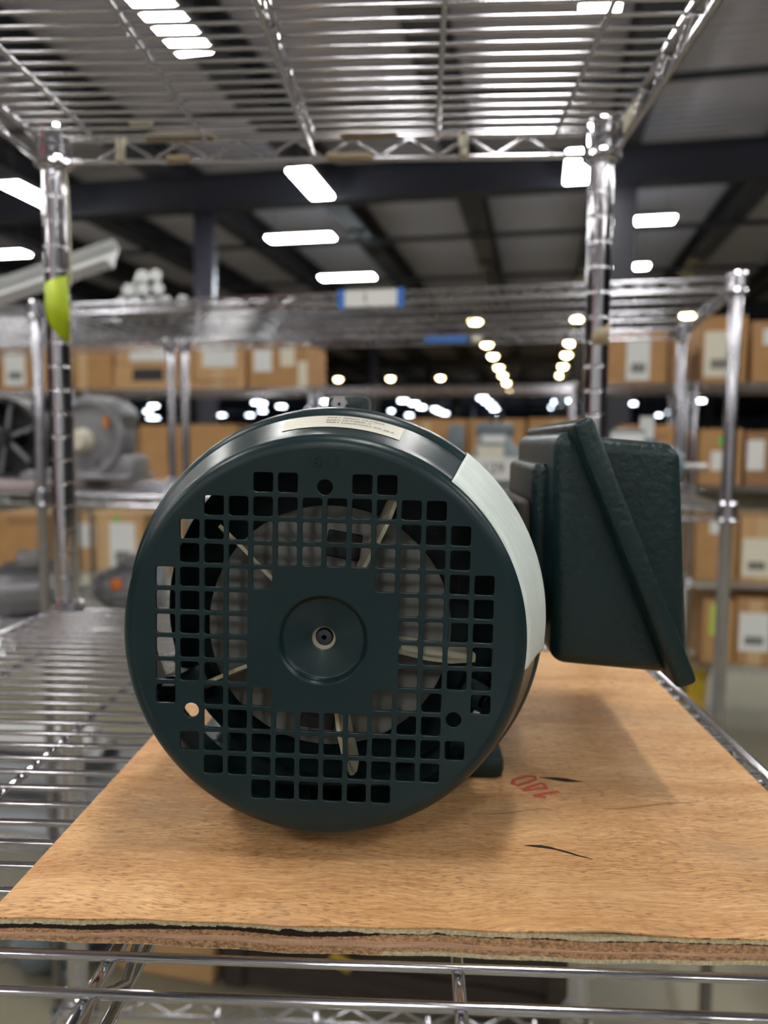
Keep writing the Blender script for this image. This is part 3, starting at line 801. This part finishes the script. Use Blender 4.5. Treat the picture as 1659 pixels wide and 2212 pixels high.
mb = MB(); mb.tube([(0, -.13, 0), (0, .13, 0)], .0150, 6); rodm = mb.mesh('metal_rod', M['alu'])
RODL = ['bottom row, leftmost', 'bottom row, second from left', 'bottom row, middle', 'bottom row, fourth from left', 'bottom row, rightmost',
        'middle row, leftmost', 'middle row, second', 'middle row, rightmost', 'top left', 'top right']
for i, (x, z) in enumerate(((.005, .339), (.044, .339), (.083, .339), (.122, .339), (.165, .339), (.024, .3705), (.063, .3705), (.102, .3705), (.060, .402), (.097, .402))):
    o = link('metal_rod', rodm); o.location = U2(x+.045, .20, z+.001); o.rotation_euler = (0, random.uniform(0, 1), R(24)+random.uniform(-.006, .006))
    tag(o, f'bright metal rod in the heap on the rear top shelf, {RODL[i]}', 'metal rod', 'heap of metal rods')

# ---- simple machines for the shelves behind
def machine(name, label, cat, loc, rz, r_, L, body, fins=18, feet=True, box=True, group=None, z_up=True, cap=None):
    """An electric motor lying on its feet, shaft towards local -y."""
    t = thing(name, label, cat, loc, rz, group); h = r_*1.12
    mb = MB(); mb.lathe([(.01, -L/2), (r_*.80, -L/2), (r_, -L/2+.02), (r_, L/2-.02), (r_*.9, L/2), (.01, L/2)], 28, c=(0, 0, h))
    bd = mb.build('body', body, t)
    mb = MB(); mb.lathe([(.01, -L/2-.045), (r_*.5, -L/2-.045), (r_*.82, -L/2-.02), (r_*.9, -L/2+.004), (.01, -L/2+.004)], 28, c=(0, 0, h)); mb.build('end_bell', cap or body, t)
    mb = MB(); mb.tube([(0, -L/2-.10, h), (0, -L/2-.03, h)], r_*.16, 12); mb.build('shaft', M['steel'], t)
    for k in range(fins):
        a = 2*math.pi*(k+.5)/fins
        if math.sin(a) < -.6: continue
        mb = MB(); mb.box((r_*1.02*math.cos(a), 0, h+r_*1.02*math.sin(a)), (r_*.14, L*.8, r_*.05), Matrix.Rotation(-a, 3, 'Y')); mb.build('fin', body, bd)
    if feet:
        for s_ in (-1, 1):
            mb = MB(); mb.box((s_*r_*.75, 0, r_*.16), (r_*.5, L*.75, r_*.30), bevel=r_*.06, seg=1); mb.build('foot', body, t)
    if box:
        mb = MB(); mb.box((r_*.15, 0, h+r_*1.18), (r_*1.0, L*.45, r_*.55), bevel=r_*.08, seg=2); mb.build('terminal_box', body, t)
    return t
def label_plate(parent, c_, size, m, name='paper_label', txt=None, tsize=.02, rot=None, label=None):
    p = link(name, None, parent, label); p.location = c_; p.rotation_euler = rot or (0, 0, 0)
    mb = MB(); mb.box((0, 0, 0), (size[0], .0012, size[1])); mb.build('sheet', m, p)
    if txt:
        mb = text_mesh(txt, tsize, .0002).map(lambda q: Vector((q.x, -q.z-.0010, q.y))); mb.build('printed_number', M['ink'], p)
    return p
# the pale gear motor with the number tag, between cover and conduit box
gm = thing('gear_motor', 'pale blue grey gear motor wearing the white 129 tag', 'gear motor', U2(1.49-.475, .20, -.1185), -T2)
mb = MB(); mb.prism([(-.068, .004), (.070, .004), (.056, .075), (.036, .145), (-.030, .145), (-.050, .075)], -.05, .07, bevel=.010, seg=2); mb.build('gear_case', M['blue_grey_lt'], gm)
mb = MB(); mb.lathe([(.01, .07), (.055, .07), (.06, .08), (.06, .26), (.04, .27), (.01, .27)], 28, c=(0, 0, .075)); mb.build('body', M['blue_grey'], gm)
mb = MB(); mb.box((.002, .01, .155), (.085, .07, .03), bevel=.006, seg=2); mb.build('terminal_box', M['blue_grey'], gm)
mb = MB(); mb.tube([(.006+.014*math.cos(a*math.pi/8), -.01, .183+.014*math.sin(a*math.pi/8)) for a in range(16)], .004, 6, closed=True); mb.build('lifting_eye', M['dark_steel'], gm)
for s_ in (-1, 1):
    mb = MB(); mb.box((s_*.06, .01, .006), (.04, .11, .012), bevel=.003, seg=1); mb.build('foot', M['blue_grey'], gm)
label_plate(gm, (.004, -.058, .066), (.118, .052), M['paper'], 'number_tag', '129', .034, label='white tag with the number 129')
label_plate(gm, (-.002, -.057, .104), (.058, .026), M['paper_cream'], label='cream paper label'); label_plate(gm, (.004, -.052, .133), (.050, .016), M['paper'], label='small pale label')
m2 = machine('electric_motor', 'blue grey motor topped with two white papers behind the conduit box', 'electric motor', U2(1.49-.16, .36, -.1185), -T2+R(90), .062, .17, M['blue_grey'], feet=True, box=True)
label_plate(m2, (.06, -.05, .155), (.034, .075), M['paper'], rot=(0, 0, R(-90)), label='tall white paper'); label_plate(m2, (-.10, .01, .128), (.075, .042), M['paper'], rot=(0, 0, R(-90)), label='white card')
pf = thing('pump_fitting', 'small upright blue grey fitting left of the pale gear motor', 'fitting', U2(1.49-.585, .36, -.1185), -T2)
mb = MB(); mb.lathe([(.001, 0), (.05, 0), (.05, .02), (.028, .05), (.024, .08), (.001, .08)], 20, axis='z'); mb.build('body', M['blue_grey_lt'], pf)
mb = MB(); mb.lathe([(.001, .08), (.019, .08), (.021, .10), (.021, .165), (.017, .172), (.001, .172)], 16, axis='z'); mb.build('cap', M['blue_grey'], pf)
for a in range(3):
    mb = MB(); mb.tube([(.045*math.cos(a*2.1), .045*math.sin(a*2.1), .005), (.045*math.cos(a*2.1), .045*math.sin(a*2.1), .035)], .005, 8); mb.build('bolt', M['dark_steel'], pf)

# ---- blower with its open black wheel, on the mauve board
mb = MB(); mb.box((0, 0, 0), (.98, .44, .022), bevel=.003, seg=1)
o = mb.build('mauve_board', M['pinkboard']); o.location = U2(-.56, .26, -.1085); o.rotation_euler = (0, 0, -T2)
tag(o, 'flat mauve board under the grey blower', 'board')
bl = thing('blower', 'grey cast blower with round scroll housing right of the left post', 'blower', U2(-.062, .26, -.0975), -T2)
mb = MB(); spiral = [(.085+.032*a/26)*Vector((math.cos(-a*2*math.pi/26+.3), 0, math.sin(-a*2*math.pi/26+.3))) for a in range(27)]
poly = [(p.x, p.z+.115) for p in spiral[:26]]
mb.prism(poly, -.045, .06, bevel=.008, seg=2); mb.build('scroll_housing', M['grey_paint'], bl)
mb = MB(); mb.lathe([(.088, -.055), (.104, -.055), (.106, -.045), (.088, -.045)], 36, c=(0, 0, .115), closed=True); mb.build('rim', M['grey_alloy'], bl)
mb = MB(); mb.lathe([(.001, -.075), (.022, -.075), (.030, -.06), (.034, -.045), (.001, -.045)], 24, c=(-.015, 0, .105)); mb.build('hub', M['paper_cream'], bl, label='pale hub of the blower')
mb = MB(); mb.box((.07, .0, .035), (.12, .09, .07), bevel=.01, seg=2); mb.build('outlet', M['grey_alloy'], bl)
mb = MB(); mb.box((.0, .01, .008), (.25, .14, .016), bevel=.004, seg=1); mb.build('base', M['grey_alloy'], bl)
mb = MB(); mb.box((.058, -.05, .155), (.012, .004, .028)); mb.build('warning_label', M['orange'], bl, label='small orange label')
fw_ = thing('fan_wheel', 'open black spoked fan wheel left of the left chrome post', 'fan wheel', U2(-.335, .26, -.0975), -T2)
mb = MB(); mb.lathe([(.100, -.03), (.112, -.03), (.112, .05), (.100, .05)], 40, c=(0, 0, .112), closed=True); mb.build('rim', M['black_paint'], fw_)
mb = MB(); mb.lathe([(.001, .04), (.101, .04), (.101, .048), (.001, .048)], 40, c=(0, 0, .112)); mb.build('back_plate', M['black_paint'], fw_)
mb = MB(); mb.lathe([(.001, -.04), (.018, -.04), (.022, -.02), (.022, .04), (.001, .04)], 20, c=(0, 0, .112)); mb.build('hub', M['black_paint'], fw_)
for k in range(6):
    a = R(k*60+18); mb = MB(); mb.box((.060*math.cos(a), -.018, .112+.060*math.sin(a)), (.086, .012, .010), Matrix.Rotation(-a, 3, 'Y'), bevel=.003, seg=1)
    mb.build('spoke', M['grey_paint'], fw_)
for s_ in (-1, 1):
    mb = MB(); mb.box((s_*.075, .01, .012), (.06, .08, .026), bevel=.005, seg=1); mb.build('foot', M['grey_alloy'], fw_)
# ---- motors on the shelf below
mm = machine('electric_motor', 'grey cast motor at the left picture edge below the blower', 'electric motor', U2(-.26, .24, -.4985), -T2-R(55), .078, .19, M['grey_alloy'])
mm = machine('electric_motor', 'dark grey motor with an orange plug just right of the left post', 'electric motor', U2(-.03, .40, -.4985), -T2-R(70), .070, .15, M['grey_paint'])
mb = MB(); mb.box((.062, -.05, .10), (.03, .03, .03), bevel=.006, seg=2); mb.build('plug', M['orange'], mm, label='orange plug')
mm = machine('electric_motor', 'black motor far below the blower, behind the dark grey one', 'electric motor', U2(-.62, .30, -.4985), -T2-R(40), .075, .18, M['black_paint'])
# ---- grey ducts and parts seen through the wires low on the left
mb = MB(); mb.lathe([(.042, -.30), (.045, -.30), (.045, .30), (.042, .30)], 28, axis='x', closed=True)
for i, (x, y, z, rz, lb, m_) in enumerate(((-.42, .20, -.948, .1, 'pale grey duct pipe nearest on the low left shelf', M['grey_paint']), (-.44, .42, -.948, -.05, 'grey duct pipe behind the nearest on the low left shelf', M['grey_alloy']),
                                          (-.43, .31, -.869, .03, 'pale duct pipe lying on top of the other two', M['paper']))):
    o = mb.build('duct_pipe', m_); o.location = U2(x, y, z); o.rotation_euler = (0, 0, -T2+rz); tag(o, lb, 'pipe', 'duct pipes on the low shelf')

# ------------------------------------------------------------------ cartons
TB = -TH
def carton(label, u0, u1, z0, h, v0, dep, m, decals=(), group='cardboard cartons on the far racks'):
    W_ = u1-u0
    t = thing('carton', label, 'carton', B((u0+u1)/2, v0, z0), TB, group)
    mb = MB(); mb.box((0, dep/2, h/2), (W_, dep, h-.001), bevel=.004, seg=1); mb.build('box_body', m, t)
    for s_ in (-1, 1):
        mb = MB(); mb.box((s_*(W_/4+.001), dep/2, h+.0015), (W_/2-.006, dep-.006, .003)); mb.build('flap', m, t)
    for d in decals:
        k = d[0]
        if k == 'tape':
            mb = MB(); mb.box(((d[1]-.5)*W_, -.0006, h*.5), (d[2], .0012, h*.98)); mb.build('parcel_tape', M['card_tape'], t)
        elif k in ('paper', 'cream', 'dark', 'lime', 'ink'):
            x0, x1, y0, y1 = d[1:5]
            mm_ = {'paper': M['paper'], 'cream': M['paper_cream'], 'dark': M['ink'], 'lime': M['lime_tag'], 'ink': M['card_dark']}[k]
            mb = MB(); mb.box((((x0+x1)/2-.5)*W_, -.0014, (y0+y1)/2*h), ((x1-x0)*W_, .0012, (y1-y0)*h))
            o = mb.build({'paper': 'shipping_label', 'cream': 'shipping_label', 'dark': 'dark_window', 'lime': 'lime_tag', 'ink': 'printed_mark'}[k], mm_, t)
            if k in ('paper', 'cream') and len(d) > 5:
                mb = MB(); wx = (x1-x0)*W_; hy = (y1-y0)*h
                for j in range(9): mb.box((((x0+x1)/2-.5)*W_+wx*(-.28+.07*j), -.0024, (y0+.28*(y1-y0))*h), (wx*.035*(1+j % 3*.4), .0008, hy*.22))
                mb.build('barcode', M['ink'], o)
        elif k == 'dot':
            mb = MB(); mb.lathe([(.001, -.0012), (d[3], -.0012), (d[3], 0), (.001, 0)], 20, c=((d[1]-.5)*W_, -.0014, d[2]*h)); mb.build('green_sticker', M['green_dot'], t)
    return t
VL, VR = 4.55, 4.15
row3 = [('wire rack of cartons at the far left behind the blower', -4.46, VL, (.345, -.25, -.84, -1.30)), ('wire rack of cartons behind the two thin posts left of the motor', -2.86, VL, (.345, -.25, -.84, -1.30)),
        ('wire rack with an empty top shelf behind the motor', -1.305, VL, (.345, -.25, -.84, -1.30)), ('narrow wire rack right of the right chrome post', .29, VR, (.315, -.20, -.69), .435), ('wire rack of labelled cartons at the far right', .77, VR, (.315, -.20, -.69, -1.12))]
for lb, u_, v_, lv, *wd in row3:
    wire_unit(lb, B(u_, v_-.02, 0), TB, .46, wd[0] if wd else 1.5, fnl, lv, False, M['chrome_far'], group='far wire racks')
c1, c2, c3 = M['card'], M['card_light'], M['card_dark']
zt = .346
for a in [
  ('brown carton with a white barcode label at the left edge', -3.52, -3.04, zt, .285, VL, .4, c1, [('paper', .10, .42, .12, .92, 1)]),
  ('plain brown carton with pale parcel tape right of the left post', -2.97, -2.69, zt, .27, VL, .4, c1, [('tape', .25, .06)]),
  ('shallow tray carton with a dark hand hole', -2.68, -2.24, zt, .155, VL, .4, c2, [('dark', .30, .78, .35, .85)]),
  ('light carton lid with a pale label stacked on the tray carton', -2.67, -2.25, zt+.16, .12, VL, .4, c2, [('paper', .25, .85, .15, .8)]),
  ('light taped carton with a large pale label and printed frame', -2.19, -1.79, zt, .27, VL, .4, c2, [('tape', .55, .07), ('paper', .30, .85, .50, .98), ('ink', .12, .17, .15, .85), ('ink', .12, .88, .15, .20)]),
  ('brown carton with a square label beside the empty shelf', -1.77, -1.385, zt, .265, VL, .4, c1, [('paper', .10, .40, .38, .88), ('cream', .55, .78, .5, .97), ('cream', .84, .99, .02, .6)]),
  ('narrow brown carton just left of the two thin posts', -2.62, -2.52, -.249, .345, VL, .4, c3, []),
  ('tall plain carton behind the two thin posts', -2.51, -2.20, -.249, .365, VL, .4, c1, []),
  ('plain carton right of the two thin posts', -2.17, -1.85, -.249, .37, VL, .4, c1, []),
  ('reddish carton just above the left shoulder of the motor', -1.83, -1.50, -.249, .355, VL, .4, c3, []),
  ('carton hidden low behind the motor cover', -1.28, -.80, -.249, .39, VL, .4, c1, []),
  ('long carton above the right shoulder of the motor', -.78, -.42, -.249, .40, VL, .4, c1, [('tape', .35, .05), ('ink', .6, .7, .5, .8)]),
  ('carton with dark print behind the pale gear motor', -.40, -.08, -.249, .40, VL, .4, c1, [('ink', .2, .35, .6, .85)]),
  ('carton with broad pale tape left of the conduit box', -.06, .26, -.249, .405, VL, .4, c1, [('tape', .55, .09)]),
  ('brown carton with small print low at the left edge', -3.62, -3.20, -.839, .365, VL, .4, c1, [('ink', .30, .85, .82, .92)]),
  ('taped carton with two white labels right of the left post', -2.98, -2.50, -.839, .375, VL, .4, c2, [('tape', .40, .09), ('paper', .05, .28, .42, .85), ('paper', .50, .88, .05, .88, 1), ('dot', .62, .92, .02)]),
  ('plain carton hidden behind the motor at knee height', -2.44, -2.0, -.839, .36, VL, .4, c1, []),
  ('carton with a tall barcode label right of the right post', .33, .63, .316, .26, VR, .4, c1, [('paper', .34, .72, .08, .92, 1)]),
  ('dark sided carton left of the thin rear post', .64, .705, .316, .24, VR, .4, c3, []),
  ('tall carton with a cream barcode label between the two right posts', .795, 1.005, .316, .33, VR, .4, c1, [('cream', .05, .80, .10, .78, 1)]),
  ('carton with a torn label at the right picture edge', 1.03, 1.42, .316, .30, VR, .4, c1, [('paper', .12, .5, .62, .88)]),
  ('brown carton with faint print right of the conduit box', .42, .70, -.199, .305, VR, .4, c1, [('ink', .2, .8, .78, .86)]),
  ('carton with a bright green dot and a white label', .795, 1.005, -.199, .285, VR, .4, c1, [('dot', .62, .80, .034), ('paper', .30, .78, .28, .62)]),
  ('carton with a torn white label on the second shelf at the right edge', 1.02, 1.42, -.199, .275, VR, .4, c3, [('paper', .02, .22, .30, .85), ('tape', .45, .05)]),
  ('carton with a pale top label below the bent wire shelf', .795, 1.000, -.689, .325, VR, .4, c1, [('paper', .35, .80, .76, .98)]),
  ('carton with a cream label on the third shelf at the right edge', 1.015, 1.42, -.689, .335, VR, .4, c2, [('cream', .03, .36, .10, .68, 1), ('tape', .30, .09)]),
  ('carton with a lime yellow tag near the floor', .85, 1.005, -1.119, .33, VR, .4, c1, [('lime', .22, .60, .45, .95)]),
  ('carton with a white barcode label on the lowest shelf at right', 1.015, 1.42, -1.119, .345, VR, .4, c1, [('paper', .03, .38, .22, .80, 1), ('tape', .22, .07)]),
]: carton(*a)
# ---- odds and ends
mb = MB(); mb.box((0, 0, .014), (.20, .26, .028), bevel=.012, seg=2)
o = mb.build('film_bundle', M['pink']); o.location = B(.585, VR+.18, -.687); o.rotation_euler = (0, 0, TB); tag(o, 'flat pink bundle on the far rack right of the conduit box', 'bundle')
yb = thing('yellow_bucket', 'yellow bucket on the floor right of the conduit box', 'bucket', B(.80, 4.36, FLOOR), TB)
mb = MB(); mb.lathe([(.001, 0), (.105, 0), (.115, .01), (.135, .27), (.140, .272), (.140, .285), (.132, .285), (.112, .02), (.001, .02)], 32, axis='z'); mb.build('body', M['yellow'], yb)
mb = MB(); mb.tube([(.14*math.cos(a*math.pi/12), -.01-.05*math.sin(a*math.pi/12), .26-.13*math.sin(a*math.pi/12)) for a in range(13)], .004, 6); mb.build('handle', M['dark_steel'], yb)
fm = machine('electric_motor', 'blue grey motor on the floor seen low beside the left post', 'electric motor', (-.985, 2.02, FLOOR), R(-30), .105, .22, M['blue_grey'])
t = thing('carton', 'flat light carton on the floor seen below the plywood edge', 'carton', (-.665, 2.06, FLOOR), R(-10), 'cartons on the floor')
mb = MB(); mb.box((0, 0, .06), (.29, .22, .12), bevel=.004, seg=1); mb.build('box_body', c2, t)
for s_ in (-1, 1):
    mb = MB(); mb.box((0, s_*.055, .1215), (.285, .105, .003)); mb.build('flap', c2, t)
cr = thing('crate', 'long dark slatted crate on the floor under the rear unit, below the plywood edge', 'crate', (-.03, 2.06, FLOOR), -T2)
M['crate'] = mat('dark_crate_wood', (.050, .038, .030), .8, noise=(12, .25, (1, 1, 6)))
for j in range(3):
    for sy in (-.20, .20):
        mb = MB(); mb.box((0, sy, .055+.105*j), (.92, .016, .095), bevel=.002, seg=1); mb.build('slat', M['crate'], cr)
    for sx in (-.455, .455):
        mb = MB(); mb.box((sx, 0, .055+.105*j), (.016, .38, .095), bevel=.002, seg=1); mb.build('slat', M['crate'], cr)
mb = MB(); mb.box((0, 0, .325), (.93, .42, .014)); mb.build('lid', M['crate'], cr)
for sx in (-.42, .42):
    mb = MB(); mb.box((sx, -.214, .16), (.05, .012, .31), bevel=.002, seg=1); mb.build('corner_post', M['crate'], cr)
yh = thing('strap', 'small yellow strap end hanging down the front of the dark crate', 'strap', (-.188, 1.862, FLOOR+.12), -T2)
mb = MB(); mb.box((0, -.006, .01), (.060, .010, .034), Matrix.Rotation(R(25), 3, 'Y'), bevel=.003, seg=2); mb.build('buckle', M['yellow'], yh)
mb = MB(); mb.box((0, -.003, .115), (.022, .003, .20)); mb.box((0, .06, .2155), (.022, .13, .003)); mb.build('webbing', M['black_paint'], yh)
tb = thing('toolbox', 'dark red toolbox on the floor at the lower right corner', 'toolbox', (1.12, 2.02, FLOOR), R(-12))
mb = MB(); mb.box((0, 0, .075), (.20, .34, .15), bevel=.008, seg=2); mb.build('body', M['black_paint'], tb)
mb = MB(); mb.box((0, 0, .162), (.20, .34, .028), bevel=.008, seg=2); mb.build('lid', M['marker'], tb)
mb = MB(); mb.tube([(0, -.07, .175), (0, -.07, .205), (0, .07, .205), (0, .07, .175)], .007, 8); mb.build('handle', M['black_paint'], tb)
